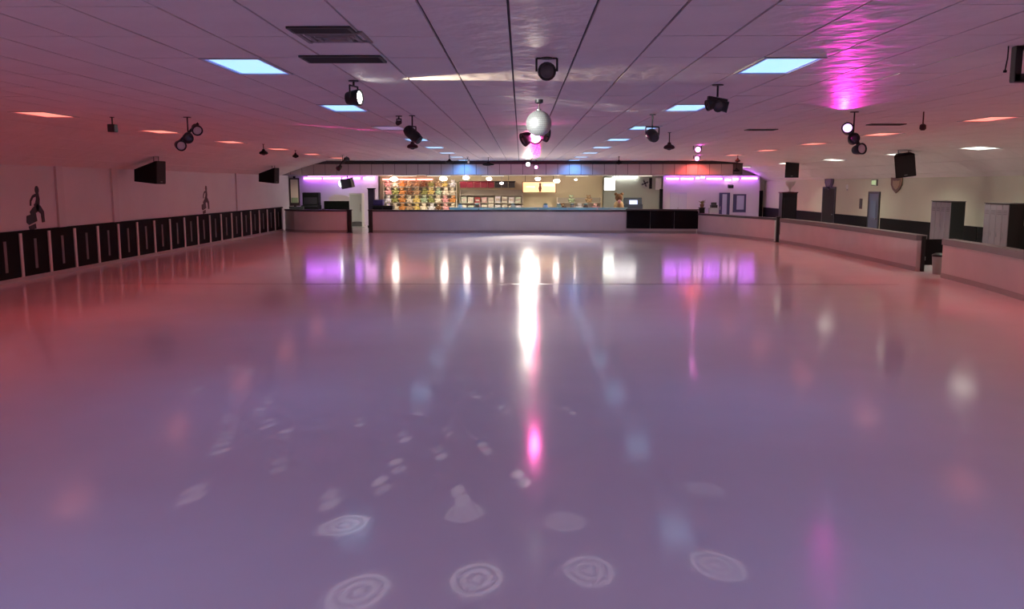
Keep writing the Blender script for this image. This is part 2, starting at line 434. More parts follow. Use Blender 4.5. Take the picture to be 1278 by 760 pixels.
# ------------------------------------------------------------------ stage lights
M_CHROME = mat('mirror_glass', (.92, .92, .94), .06, 1)
def emis(name, rgb, s):
    s = s * (K_SNACK if name.startswith(('neon', 'lamp', 'tube', 'lightbox', 'menu', 'screen')) else K_SPOT)
    return mat(name, (.5, .5, .5), .4, emit=rgb, estr=s)
M_GLASS_DK = mat('lens_dark', (.05, .05, .06), .1, spec=.8)
M_LW = emis('lens_white_on', (1, .97, .9), 9.0)
M_LP = emis('lens_pink_on', (1, .25, .75), 4.0)
M_LG = mat('lens_grey', (.7, .65, .66), .2, spec=.8)
M_LV = emis('lens_violet_on', (.8, .5, 1.0), 1.6)

def hang(o, z_head, plate=.06):
    MB().cyl((0, 0, 0), (0, 0, -.012), plate, n=14).build('ceiling_plate', black, o)
    MB().cyl((0, 0, -.01), (0, 0, z_head), .013, n=8).build('stem', black, o)
def head(o, c, aim, r, L, lens_m, nm='can', flare=1.15, yoke=True):
    c = Vector(c); a = Vector(aim).normalized()
    can = MB().lathe(c - a * L * .55, a, [(0, r * .45), (L * .06, r * .8), (L * .3, r * .95), (L * .92, r * flare), (L, r * flare), (L, r * .95), (L * .94, r * .9)], 18).build(nm, black, o, smooth=True)
    MB().lathe(c - a * L * .55 + a * L * .93, a, [(0, r * .88), (L * .03, r * .80), (L * .05, r * .3)], 18).build('lens', lens_m, can, smooth=True)
    if yoke:
        s = a.cross(Vector((0, 0, 1)))
        s = s.normalized() if s.length > .05 else Vector((1, 0, 0))
        t = Vector((0, 0, 1)); k = r * 1.28
        MB().tube([c + s * k, c + s * k + t * k * 1.25, c - s * k + t * k * 1.25, c - s * k], .011, 6).build('yoke', black, can)
    return can
def pin_spot(label, x, y, drop, aim, r=.085, L=.2, lens=None, group='single spotlights hung from the ceiling', z=None):
    o = thing('spotlight', label, 'spotlight', (x, y, zc(x) if z is None else z), group)
    hang(o, -drop + r * 1.6); head(o, (0, 0, -drop), aim, r, L, lens or M_GLASS_DK)
    return o
def multi(label, x, y, drop, bar_dir, aims, lenses, r=.07, L=.17, span=.42):
    o = thing('multi_head_light', label, 'stage light', (x, y, zc(x)), 'multi head stage lights')
    hang(o, -drop + .10, .07)
    d = Vector(bar_dir).normalized()
    MB().box((0, 0, -drop + .07), (span + .1, .05, .045), d.to_track_quat('X', 'Z').to_matrix()).build('bar', black, o)
    n = len(aims)
    for i, (a, l) in enumerate(zip(aims, lenses)):
        c = Vector((0, 0, -drop)) + d * (span * (i / (n - 1) - .5))
        head(o, c, a, r, L, l, 'head', yoke=False)
        MB().tube([c + Vector((0, 0, .09)), c + Vector((.0, .0, .02))], .02, 6).build('joint', black, o)
    return o
def scanner(label, x, y, drop, aim, r=.10, L=.36, lens=None):
    o = thing('barrel_light', label, 'stage light', (x, y, zc(x)), 'barrel shaped stage lights')
    hang(o, -drop + .12, .055)
    a = Vector(aim).normalized(); c = Vector((0, 0, -drop))
    body = MB().lathe(c - a * L / 2, a, [(0, r * .35), (L * .05, r * .7), (L * .25, r), (L * .75, r), (L * .9, r * .85), (L, r * .8), (L, r * .6)], 18).build('barrel', mat('barrel_dark', (.016, .022, .02), .4), o, smooth=True)
    MB().lathe(c + a * L * .47, a, [(0, r * .62), (.012, r * .5), (.016, r * .1)], 16).build('lens', lens or M_GLASS_DK, body, smooth=True)
    s = a.cross(Vector((0, 0, 1))).normalized()
    MB().tube([c + s * r * 1.2, c + s * r * 1.2 + Vector((0, 0, .14)), c - s * r * 1.2 + Vector((0, 0, .14)), c - s * r * 1.2], .012, 6).build('yoke', black, body)
    return o
def dome(label, x, y, drop, r=.13, m=None):
    o = thing('dome_light', label, 'stage light', (x, y, zc(x)), 'small dome shaped stage lights')
    hang(o, -drop, .04)
    sh = MB().lathe((0, 0, -drop), (0, 0, -1), [(-.05, r * .25), (0, r * .4), (.03, r * .85), (.06, r), (.09, r), (.11, r * .7), (.12, r * .2)], 16).build('shell', m or blackp, o, smooth=True)
    MB().lathe((0, 0, -drop - .105), (0, 0, -1), [(0, r * .5), (.02, r * .35), (.03, .01)], 12).build('lens', M_GLASS_DK, sh, smooth=True)
    return o

# black pin spot straight ahead, above the mirror ball
o = pin_spot('black round spotlight in front of the mirror ball, facing the camera', .25, 8.62, .13, (-.0, -1, -.12), .078, .16)
PIN = o
lamp('SPOT', 'beam', o, (-.12, -.14, -.16), 2.2, (1, .84, .70), (-.0, -1, .16), .02, 22, 1)
# white pin spot left, aimed at the ball
o = pin_spot('black spotlight with bright white lens, left of the mirror ball', -1.98, 10.45, .20, (.96, -.25, .03), .085, .18, M_LW)
lamp('SPOT', 'ball_beam', o, (.14, -.04, -.20), 750, (1, .97, .92), (2.1, 2.34, -.12), .03, 14, .3)
lamp('SPOT', 'ceiling_beam', o, (.14, -.06, -.18), 330, (1, .84, .60), (1.9, -.33, .15), .02, 34, .9)
# cluster right of ball
multi('black three headed spotlight beside the nearest right blue panel', 2.42, 10.9, .25, (1, .2, -.15), [(-1, -.2, -.3), (.1, -1, -.4), (.9, -.2, -.2)], [M_GLASS_DK] * 3, .06, .14, .15)
# scanner barrels
scanner('dark barrel stage light left of the mirror ball, tilted down right', -1.93, 15.6, .33, (.75, -.35, -.62))
scanner('dark barrel stage light right of the mirror ball, facing the camera', 2.3, 15.4, .36, (.15, -.9, -.35), .10, .30)
pin_spot('small black spotlight knob beside the left barrel light', -2.18, 15.7, .12, (-.5, -.8, -.2), .04, .09)
# multi head LED fixtures
m1 = multi('tilted multi head stage light with pale lenses near left red panels', -6.05, 15.9, .36, (.5, .25, .55), [(.6, -.75, -.15), (.3, -.9, -.3), (.5, -.8, -.4)], [M_LG, M_GLASS_DK, M_LG], .085, .2, .42)
lamp('SPOT', 'pink_beam', m1, (.35, .15, -.22), 1500, (1, .05, .42), (2.3, 3.6, .24), .02, 7, .9)
m2 = multi('tilted multi head stage light below the pink glow on the right', 5.62, 14.9, .46, (.45, .2, -.6), [(-.35, -.85, .25), (-.2, -.9, .2), (.3, -.9, .1)], [M_LV, M_GLASS_DK, M_LG], .085, .2, .42)
for (ty, tx, pw, an) in ((13.75, 5.08, 110, 50), (12.2, 4.60, 150, 20), (10.5, 3.95, 330, 12), (9.3, 3.75, 260, 9)):
    src = Vector((-.28, -.25, -.16)); d = Vector((tx, ty, ZC)) - (Vector((5.62, 14.9, ZC)) + src)
    lamp('SPOT', 'pink_beam', m2, src, pw, (1, .02, .62), d, .03, an, .9)
m3 = multi('cluster of black stage lights under the mirror ball with pink lens', .30, 18.3, .22, (1, 0, .22), [(-.8, -.4, -.4), (.05, -1, -.35), (.8, -.4, -.2)], [M_GLASS_DK, emis('lens_hot_pink_on', (1, .12, .46), 60.0), M_GLASS_DK], .13, .18, .38)
lamp('SPOT', 'pink_wash', m3, (.0, .26, -.20), 2200, (1, .0, .26), (0, 3, .24), .05, 17, .8)
o = pin_spot('black spotlight with white lens hanging before the far header', .35, 42.6, .20, (0, -1, -.35), .10, .22, emis('lens_warm_on', (1, .93, .78), 42))
lamp('SPOT', 'added_flood', o, (0, -.14, -.24), 2400, (1, .92, .80), (0, -1, -.50), .05, 74, 1)  # wide floodlight added here to brighten the rink floor
o = pin_spot('black spotlight with pink lens right of the white one before the header', .75, 42.9, .36, (-.03, -1, .04), .10, .2, emis('lens_pink_far', (1, .3, .7), 3.0))
lamp('SPOT', 'pink_beam', o, (-.01, -.16, -.35), 5500, (1, .0, .26), (-.03, -1, .055), .03, 4.7, .7)
lamp('SPOT', 'pink_beam', o, (-.01, -.16, -.35), 34000, (1, .0, .26), (-.02, -1, .034), .03, 1.9, .7)
o = pin_spot('nearer pink spotlight hanging on the right far ceiling', 5.55, 27.6, .12, (0, -1, .0), .10, .2, M_LP)
lamp('SPOT', 'pink_beam', o, (0, -.2, -.10), 60, (1, .02, .62), (-.03, -1, .22), .03, 26, 1)
o = pin_spot('farther pink spotlight hanging on the right far ceiling', 7.4, 36.9, .12, (0, -1, .0), .11, .2, M_LP)
lamp('SPOT', 'pink_beam', o, (0, -.2, -.10), 90, (1, .02, .62), (-.03, -1, .22), .03, 26, 1)
# small items
dome('small dark dome light hanging under the left barrel light', -2.55, 20.6, .26, .13, mat('dome_maroon', (.05, .008, .012), .5))
dome('small dark dome light right of the right barrel light', 3.48, 20.6, .28, .13, mat('dome_maroon'))
dome('small dark dome light at the left end of the header', -2.9, 35.5, .22, .14)
dome('small black dome light before the header, left of centre', -1.45, 39.0, .25, .26)
dome('small black dome light below the far right blue panels', 4.2, 37.5, .22, .14)
pin_spot('tiny black spotlight with pale lens before the far header', -2.35, 38.5, .22, (.6, -.8, 0), .07, .2, M_LG)
o = thing('ceiling_box', 'small black box lamp hanging alone near the left wall ceiling', 'stage light', (-7.42, 15.9, ZC), 'small boxes under the ceiling')
hang(o, -.14, .04); MB().box((0, 0, -.20), (.13, .15, .14)).build('box', black, o, bevel=.012); MB().cyl((0, -.075, -.20), (0, -.085, -.20), .045).build('lens', M_GLASS_DK, o)
dome('small dark dome light between the third and fourth red panels', -7.75, 26.3, .2, .13)
dome('tiny dark dome light beside the farthest left red panels', -8.0, 31.0, .14, .11)
dome('tiny dark dome light on the right far ceiling before the header', 9.0, 36.4, .16, .11)
multi('dark bent arm stage light at the left end of the header', -7.35, 36.0, .34, (.6, 0, .7), [(-.4, -.7, -.5), (.5, -.7, -.1)], [M_GLASS_DK] * 2, .09, .22, .45)
dome('small black dome light hanging before the right header end', 10.1, 41.0, .45, .16)

# hanging rod with sensor and open black frame on the right
o = thing('hanging_sensor', 'thin rod with small brown sensor hanging from the right ceiling', 'sensor', (6.78, 14.9, ZC), None)
MB().cyl((0, 0, 0), (0, 0, -.2), .012, n=8).build('rod', mat('rod_brown', (.12, .05, .04), .6), o)
MB().lathe((0, 0, -.2), (0, 0, -1), [(0, .02), (.02, .05), (.08, .055), (.11, .03)], 12).build('sensor_head', mat('sensor_brown', (.06, .025, .02), .6), o, smooth=True)
o = thing('hanging_bracket', 'open black square bracket hanging from the ceiling at the right edge', 'bracket', (4.68, 7.95, ZC), None)
for nm, c, d in (('upright', (-.27, 0, -.16), (.065, .08, .30)), ('upright', (.27, 0, -.16), (.065, .08, .30)), ('bottom_bar', (0, 0, -.28), (.60, .08, .075)), ('top_bar', (0, 0, -.02), (.60, .08, .035))):
    MB().box(c, d).build(nm, black, o, bevel=.006)
MB().tube([(-.35, 0, .0), (-.35, 0, -.10), (-.365, 0, -.21)], .006, 6).build('wire', blackp, o)
MB().cyl((-.365, 0, -.21), (-.365, 0, -.23), .015).build('plug', blackp, o)

# ------------------------------------------------------------------ mirror ball
BX, BY, BZ, BR = .26, 12.75, 3.205, .185
mb_o = thing('mirror_ball', 'silver mirror ball hanging in the middle of the ceiling', 'mirror ball', (BX, BY, BZ))
core = MB().ball((0, 0, 0), BR * .965, n=28).build('core', mat('ball_core', (.25, .25, .26), .4, .6), mb_o, smooth=True)
fac = MB(); NL = 20
for j in range(NL):
    a0, a1 = math.pi * (j + .06) / NL, math.pi * (j + .94) / NL; am = (a0 + a1) / 2
    nn = max(4, int(2 * NL * math.sin(am)))
    for k in range(nn):
        t0, t1 = 2 * math.pi * (k + .05) / nn, 2 * math.pi * (k + .95) / nn
        c = Vector((random.uniform(-.015, .015), random.uniform(-.015, .015), random.uniform(-.015, .015)))
        fac.quad([(BR * math.sin(a) * math.cos(t), BR * math.sin(a) * math.sin(t), BR * math.cos(a)) for a, t in ((a0, t0), (a1, t0), (a1, t1), (a0, t1))])
fo = fac.build('mirror_facets', mat('mirror_facet', (.55, .60, .58), .42, .45), mb_o); fo['kind'] = 'stuff'
MB().cyl((0, 0, BR * .9), (0, 0, ZC - BZ - .05), .009, n=8).build('rod', black, mb_o)
MB().lathe((0, 0, ZC - BZ), (0, 0, -1), [(0, .06), (.045, .06), (.06, .03)], 14).build('motor', black, mb_o, smooth=True)
MB().cyl((0, 0, BR * .96), (0, 0, BR * 1.1), .035, n=12).build('collar', steel, mb_o)

# narrow spot lamps added for the ball's reflected dots and the floor discs
def ripple(d, axis, ang):
    d.use_nodes = True; nt = d.node_tree; em = nt.nodes['Emission']
    geo = nt.nodes.new('ShaderNodeNewGeometry')
    dp = nt.nodes.new('ShaderNodeVectorMath'); dp.operation = 'DOT_PRODUCT'; dp.inputs[1].default_value = Vector(axis).normalized()
    nt.links.new(geo.outputs['Incoming'], dp.inputs[0]); v = dp.outputs['Value']
    for op, k in (('ABSOLUTE', None), ('ARCCOSINE', None), ('DIVIDE', ang), ('MULTIPLY', 21.0), ('SINE', None), ('MULTIPLY', .45), ('ADD', .85)):
        n = nt.nodes.new('ShaderNodeMath'); n.operation = op; nt.links.new(v, n.inputs[0])
        if k is not None: n.inputs[1].default_value = k
        v = n.outputs[0]
    nt.links.new(v, em.inputs['Strength'])
src = Vector((BX, BY, BZ - .24)); src2 = Vector((.25, 8.40, ZC - .20))
big = [(-1.21, 5.67, 1.0), (-.40, 5.9, .6), (.31, 5.75, .45), (-.26, 4.86, .9), (.42, 4.98, .7), (1.21, 5.06, .7), (-.93, 4.69, .9), (1.42, 6.41, .3)]
for x, y, s_ in big:
    d = Vector((x, y, 0)) - src2
    ripple(lamp('SPOT', 'disc_beam', PIN, src2 - Vector((.25, 8.62, ZC)), 92 * s_ * (d.length / 4.5) ** 2, (1, .98, .96), d, .003, 4.8, .6).data, d, R(2.4))
rnd = random.Random(3); small = []
while len(small) < 44:
    x = rnd.uniform(-3.8, .5); y = rnd.uniform(6.2, 11.8)
    if abs(x) < y * .43 and all((x - a) ** 2 + (y - b) ** 2 > .12 for a, b in small): small.append((x, y))
for x, y in small:
    for q in (0, 1):
        d = Vector((x + q * .05, y - q * .20, 0)) - src
        lamp('SPOT', 'ball_glint', mb_o, (0, 0, -.24), 330 * rnd.uniform(.5, 1.2) * (d.length / 7.5) ** 2, (1, .98, .96), d, .003, rnd.uniform(.7, 1.0), .6)

# ------------------------------------------------------------------ loudspeakers
def speaker(label, loc, size, aim_deg, tilt_deg, roll_deg=0, wedge=False):
    o = thing('loudspeaker', label, 'loudspeaker', loc, 'loudspeakers hung along the walls')
    o.rotation_euler = (R(tilt_deg), R(roll_deg), R(aim_deg))
    w_, d_, h_ = size
    # tapered cabinet, front towards local -Y
    f = [(-w_ / 2, -d_ / 2), (w_ / 2, -d_ / 2), (w_ * .36, d_ / 2), (-w_ * .36, d_ / 2)]
    if wedge:
        MB().prism([(-d_ / 2, -h_ / 2), (d_ / 2, -h_ / 2 + .04), (d_ / 2, h_ * .08), (-d_ / 2, h_ / 2)], lambda u, v, t: (t - w_ / 2, u, v), w_).build('cabinet', blackp, o, bevel=.012)
    else:
        MB().prism(f, lambda u, v, t: (u, v, t - h_ / 2), h_).build('cabinet', blackp, o, bevel=.012)
    MB().box((0, -d_ / 2 - .008, 0), (w_ * .92, .016, h_ * .94)).build('grille', mat('grille_black', (.025, .027, .027), .8, bump=(90, .4, .01)), o)
    MB().box((0, -d_ / 2 - .018, -h_ * .40), (.09, .006, .03)).build('badge', mat('badge_grey', (.2, .2, .2), .4), o)
    z = zc(loc[0]) - loc[2]
    inv = o.rotation_euler.to_matrix().inverted()
    for s in (-1, 1):
        a = Vector((s * w_ * .25, -d_ * .3 if wedge else d_ * .2, h_ / 2 - (.12 if wedge else .02))); wa_ = o.rotation_euler.to_matrix() @ a; b = a + inv @ Vector((0, 0, zc(loc[0] + wa_.x) - loc[2] - wa_.z))
        MB().cyl(a, b, .012, n=6).build('hanger', black, o)
    return o
speaker('black loudspeaker hung high on the left wall, nearer the camera', (-11.35, 26.6, 2.72), (.5, .74, .70), 80, 3, 0, True)
speaker('black loudspeaker hung high on the left wall, farther from the camera', (-11.35, 39.2, 2.76), (.5, .74, .70), 80, 3, 0, True)
speaker('large black loudspeaker hung over the right barrier, in front of white panel', (11.75, 26.9, 2.93), (.58, .46, .68), -18, 10, -8)
speaker('black loudspeaker hung far right near the dark doorway', (12.3, 39.8, 3.06), (.60, .46, .76), -12, 8, 0)

# ------------------------------------------------------------------ wall decals on the left wall
M_DECAL = mat('decal_dark', (.035, .025, .03), .6); M_DECAL2 = mat('decal_brown', (.14, .09, .09), .6)
def decal(label, y, z, s, m):
    o = thing('skater_decal', label, 'wall decal', (XW_L + .002, y, z), 'skater silhouettes on the left wall')
    def part(nm, poly): MB().prism([(a * s, b * s) for a, b in poly], lambda u, v, t: (t, u, v), .012).build(nm, m, o)
    def limb(nm, pts, w0, w1):
        L = []; Rr = []
        for i, p in enumerate(pts):
            q0 = Vector(pts[max(i - 1, 0)]); q1 = Vector(pts[min(i + 1, len(pts) - 1)]); d = (q1 - q0).normalized(); n = Vector((-d.y, d.x))
            w_ = w0 + (w1 - w0) * i / (len(pts) - 1)
            L.append(tuple(Vector(p) + n * w_)); Rr.append(tuple(Vector(p) - n * w_))
        part(nm, L + Rr[::-1])
    part('head', [(.10 + .085 * math.cos(t * math.pi / 6), .92 + .10 * math.sin(t * math.pi / 6)) for t in range(12)])
    limb('torso', [(.10, .84), (.12, .70), (.08, .56), (.0, .48)], .06, .11)
    limb('arm', [(.05, .80), (-.10, .76), (-.20, .66), (-.22, .54)], .035, .025)
    limb('leg', [(.0, .50), (.16, .46), (.28, .36), (.30, .12)], .10, .06)
    limb('leg', [(.02, .46), (-.10, .42), (-.24, .34)], .09, .06)
    part('boot', [(-.42, .30), (-.02, .36), (.02, .16), (-.34, .08), (-.44, .14)])
    part('skate_wheels', [(-.36, .04), (-.06, .10), (-.04, -.02), (-.32, -.06)])
    return o
decal('dark skater silhouette on the left wall nearest the camera', 21.7, 1.26, 1.02, M_DECAL)
decal('faint brown skater silhouette on the left wall beside the white pilaster', 33.5, 1.28, 1.0, M_DECAL2)

# ------------------------------------------------------------------ right side: lockers, doors, plaques
M_LOCK = mat('locker_grey', (.36, .32, .35), .45, .2); M_LOCK_SHADE = mat('locker_end_shade', (.02, .02, .02), .5)
def locker(label, x, y, nd, end_d, h=1.82):
    wd = nd * .30
    o = thing('locker_bank', label, 'lockers', (x, y, 0), 'locker banks behind the right barrier')
    MB().box((end_d / 2, wd / 2, h / 2), (end_d, wd, h)).build('body', M_LOCK_SHADE, o)  # shade of the end face put into the dark body colour
    MB().box((end_d / 2 - .01, wd / 2, h + .012), (end_d + .04, wd + .03, .024)).build('top', mat('locker_top', (.10, .09, .09), .5), o)
    for i in range(nd):
        for j in range(1):
            d = MB().box((-.011, .30 * i + .15, h / 2 + .03), (.022, .285, h - .10)).build('door', M_LOCK, o)
            MB().box((-.027, .30 * i + .24, 1.0), (.012, .03, .12)).build('handle', steel, d)
            mb = MB()
            for q in range(3): mb.box((-.024, .30 * i + .15, h - .18 - .045 * q), (.004, .18, .018))
            mb.build('louvre', mat('louvre_grey', (.20, .18, .19), .5), d)
    return o
locker('tall locker bank with shade-dark end, just beyond the barrier opening', 12.8, 25.95, 4, .42)
locker('tall locker bank with shade-dark end at the right edge', 12.8, 22.85, 4, .75)
o = tag(MB().box((13.25, 22.815, 1.42), (.14, .012, .32)).build('paper_notice', mat('paper_grey', (.55, .56, .52), .7)), 'pale paper notice on the shade-dark end of the right edge lockers', 'notice')

def door(name, y0, y1, h, m, label, frame=True):
    o = MB().box((XW_R - .02, (y0 + y1) / 2, h / 2), (.04, y1 - y0, h)).build(name, m); struct(o, label)
    mb = MB()
    for yy in (y0 - .04, y1 + .04): mb.box((XW_R - .025, yy, h / 2 + .04), (.05, .08, h + .08))
    mb.box((XW_R - .025, (y0 + y1) / 2, h + .04), (.05, y1 - y0, .08))
    mb.build('door_frame', mat('door_frame_dark', (.05, .05, .055), .5), o)
    MB().cyl((XW_R - .04, y0 + .12, 1.0), (XW_R - .10, y0 + .12, 1.0), .025).build('door_handle', steel, o)
    return o
d1 = door('door_1', 34.55, 35.5, 1.98, mat('door_blue', (.10, .12, .20), .4), 'narrow blue grey door in the cream wall')
MB().box((XW_R - .045, 35.02, 1.35), (.014, .5, .7)).build('door_pane', mat('pane_blue', (.22, .26, .38), .15), d1)
d2 = door('door_2', 39.4, 40.9, 2.16, mat('doorway_black', (.01, .01, .01), .8), 'dark doorway in the cream wall')
tag(MB().box((XW_R - .01, 36.4, 1.55), (.02, .28, .42)).build('wall_notice', mat('notice_brown', (.12, .10, .10), .6)), 'small dark notice beside the narrow blue door', 'notice')
def shield(label, y, z, s, m, m2, wd=1.9):
    o = thing('shield_plaque', label, 'plaque', (XW_R - .02, y, z))
    poly = [(-.5, .5), (-.2, .45), (0, .5), (.2, .45), (.5, .5), (.48, 0), (.3, -.32), (0, -.55), (-.3, -.32), (-.48, 0)]
    MB().prism([(a * s * wd, b * s * 1.1) for a, b in poly], lambda u, v, t: (-t, u, v), .03).build('board', m, o)
    MB().prism([(a * s * .6 * wd, b * s * .62) for a, b in poly], lambda u, v, t: (-.03 - t, u, v), .012).build('emblem', m2, o)
    return o
shield('brown and gold shield plaque high on the cream wall', 33.0, 2.33, .52, mat('shield_brown', (.20, .11, .05), .5), mat('shield_gold', (.45, .33, .12), .4))
shield('dark shield plaque above the dark doorway', 40.2, 2.44, .60, mat('shield_dark', (.04, .03, .03), .5), mat('shield_dim', (.10, .08, .07), .5))
o = thing('wall_bell', 'small white round bell on the cream wall', 'bell', (XW_R, 38.0, 2.25))
MB().lathe((0, 0, 0), (-1, 0, 0), [(0, .10), (.03, .10), (.06, .06), (.07, .01)], 16).build('gong', mat('bell_white', (.85, .85, .8), .4), o, smooth=True); MB().box((-.01, 0, -.13), (.02, .08, .08)).build('back_box', steel, o)
o = thing('exit_sign', 'small green lit sign above the narrow blue door', 'sign', (XW_R - .03, 35.05, 2.42))
MB().box((0, 0, 0), (.06, .5, .24)).build('housing', mat('sign_grey', (.3, .3, .3), .5), o); MB().box((-.034, 0, 0), (.008, .44, .18)).build('panel', emis('sign_green', (.35, .55, .2), .5), o)

# ------------------------------------------------------------------ snack bar end (far wall)
YF = Y1
def on_far(px, y=YF):      # column of the far wall: metres from picture-independent station numbers
    return px
M_WHT = mat('snack_wall_white', (.80, .79, .82), .6)
M_NEON = emis('neon_violet', (.58, .13, 1.0), 6.0)
M_NEONW = emis('neon_violet_pale', (1.0, .42, 1.0), 5.0)
# white wall bays carrying neon
def bay(name, x0, x1, y, m, label):
    o = struct(MB().box(((x0 + x1) / 2, y + .06, 1.43), (x1 - x0, .12, 2.84)).build(name, m), label); return o
bl = bay('wall_bay_left', -13.0, -8.25, 50.3, M_WHT, 'white wall bay under the left purple neon')
br = bay('wall_bay_right', 8.2, 13.75, 50.3, M_WHT, 'white wall bay under the right purple neon')
bm_ = bay('wall_bay_middle', -8.2, 4.75, 50.6, mat('snack_wall_tan', (.74, .66, .42), .7), 'tan wall behind the prize shelves')
bg = bay('wall_bay_green', 4.8, 8.15, 50.5, mat('snack_wall_green', (.42, .46, .38), .7), 'grey green wall right of the counter')
def neon(label, x0, x1, y, z, m, sag=0, pieces=2):
    o = thing('neon_tube', label, 'neon light', ((x0 + x1) / 2, y, z), 'purple neon tubes at the far end')
    L_ = x1 - x0
    for i in range(pieces):
        a = -L_ / 2 + L_ * i / pieces + .02; b = -L_ / 2 + L_ * (i + 1) / pieces - .02
        zz = sag * (i % 2)
        MB().cyl((a, 0, zz), (b, 0, zz), .045, n=10).build('tube', m, o)
        for e in (a, b): MB().cyl((e - .02, 0, zz), (e + .02, 0, zz), .055, n=10).build('end_cap', steel, o)
        MB().box(((a + b) / 2, .07, zz + .02), (.06, .08, .05)).build('clip', steel, o)
    return o
neon('purple neon tube along the top of the far left white wall', -12.55, -9.2, 50.15, 2.70, M_NEON, 0, 3)
neon('pale pink neon tube at the right end of the far left wall', -9.1, -8.35, 50.1, 2.70, M_NEONW, 0, 1)
neon('purple neon tube along the top of the far right white wall', 8.3, 9.95, 50.15, 2.68, M_NEON, 0, 2)
neon('pale pink neon tube bulging between the right neon tubes', 9.98, 10.55, 50.05, 2.72, M_NEONW, .03, 2)
neon('purple neon tube right of the pale pink one', 10.6, 11.6, 50.15, 2.68, M_NEON, 0, 1)
neon('drooping pale neon tube above the blue door', 11.65, 12.5, 50.1, 2.62, M_NEONW, .03, 2)
neon('short purple neon tube at the far right corner', 12.6, 13.6, 50.15, 2.70, M_NEON, 0, 1)
neon('salmon red neon tube above the plush prize shelf', -7.95, -5.0, 49.85, 2.64, emis('neon_red', (1.0, .20, .15), 2.2), 0, 3)
# ceiling lamps of the snack bar
M_LAMP = emis('lamp_pink_white', (1, .80, .72), 12.0)
for n, (x, y, z, s, lab) in enumerate(((-7.2, 49.4, 2.66, .42, 'left end of the prize shelves'), (-4.35, 49.0, 2.68, .42, 'right part of the prize shelves'), (-3.05, 48.6, 2.72, .36, 'left end of the red awning'),
                             (-1.75, 48.0, 2.66, .30, 'middle of the red awning'), (-1.05, 47.6, 2.42, .20, 'right end of the red awning'), (.95, 48.6, 2.66, .30, 'left side of the orange menu sign'),
                             (2.0, 48.6, 2.55, .36, 'right side of the orange menu sign'), (3.1, 49.2, 2.62, .16, 'tan wall right of the menu sign'))):
    o = thing('pendant_lamp', 'glowing pinkish white pendant lamp above the ' + lab, 'lamp', (x, y, 2.85), 'lamps of the snack bar')
    MB().cyl((0, 0, 0), (0, 0, z - 2.85 + .04), .012, n=6).build('stem', steel, o)
    MB().ball((0, 0, z - 2.85), s * .5, (1, 1, .55), 14).build('globe', M_LAMP, o, smooth=True)
    MB().lathe((0, 0, z - 2.85 + s * .22), (0, 0, 1), [(0, s * .2), (.02, s * .18), (.05, .02)], 12).build('gallery', steel, o)
# unseen ceiling strips added to brighten the snack bar
for n, x in enumerate((-10.8, -6.2, -4.4, -1.5, 3.0, 6.4, 11.6)):
    o = thing('added_strip_light', '%s added white strip light from the left on the low snack bar ceiling' % ['first', 'second', 'third', 'fourth', 'fifth', 'sixth', 'seventh'][n], 'ceiling light', (x, 46.6, 2.85) if x < 11 else (x, 46.6, zc(x + .66)), 'added strip lights of the snack bar')
    MB().box((0, 0, -.02), (1.25, .16, .04)).build('housing', steel, o); MB().box((0, 0, -.05), (1.2, .12, .02)).build('diffuser', lamp_glass('lens_strip', (1.6, 1.5, 1.2)), o)
    d = bpy.data.lights.new('added_strip_glow', 'AREA'); d.shape = 'RECTANGLE'; d.size = 1.2; d.size_y = .12; d.spread = R(140); d.energy = 30 if n in (0, 6) else 78; d.color = (1, .92, .72)
    q = bpy.data.objects.new('added_strip_glow', d); COL.objects.link(q); q.parent = o; q.location = (0, 0, -.064); q.rotation_euler = (R(14), 0, 0)
o = thing('wall_tube', 'bright white tube light high on the grey green wall', 'wall light', (6.1, 50.42, 2.76))
MB().cyl((-.78, 0, 0), (.62, 0, .02), .04, n=10).build('tube', emis('tube_white', (1, .95, .95), 8), o); MB().box((-.08, .05, .05), (1.4, .05, .05)).build('batten', steel, o)
o = thing('light_box', 'square white light box on the wall right of the counter', 'light box', (5.12, 50.3, 2.38))
MB().box((0, .05, 0), (.66, .14, .74)).build('case', steel, o); MB().box((0, -.03, 0), (.60, .02, .68)).build('face', emis('lightbox_white', (1, 1, .86), 2.6), o)

# snack counter with glass front
ct = thing('snack_counter', 'long snack counter with teal glass top below the menu signs', 'counter', (.9, 45.5, 0))
MB().box((0, 0, .44), (9.2, .7, .88)).build('body', mat('counter_body', (.10, .12, .12), .5), ct)
MB().box((0, 0, .905), (9.3, .8, .05)).build('worktop', mat('counter_top', (.25, .27, .26), .3), ct)
for i in range(6):
    x = -3.85 + i * 1.54
    gl = MB().box((x, -.33, 1.03), (1.50, .014, .20)).build('glass_pane', mat('counter_glass', (.42, .85, .76), .1, trans=.25, alpha=.85), ct)
MB().box((0, -.33, 1.14), (9.3, .03, .02)).build('glass_rail', mat('rail_teal', (.55, .85, .78), .25), ct)
MB().box((0, -.18, 1.155), (9.3, .36, .012)).build('glass_shelf', mat('shelf_teal', (.42, .75, .68), .15), ct)

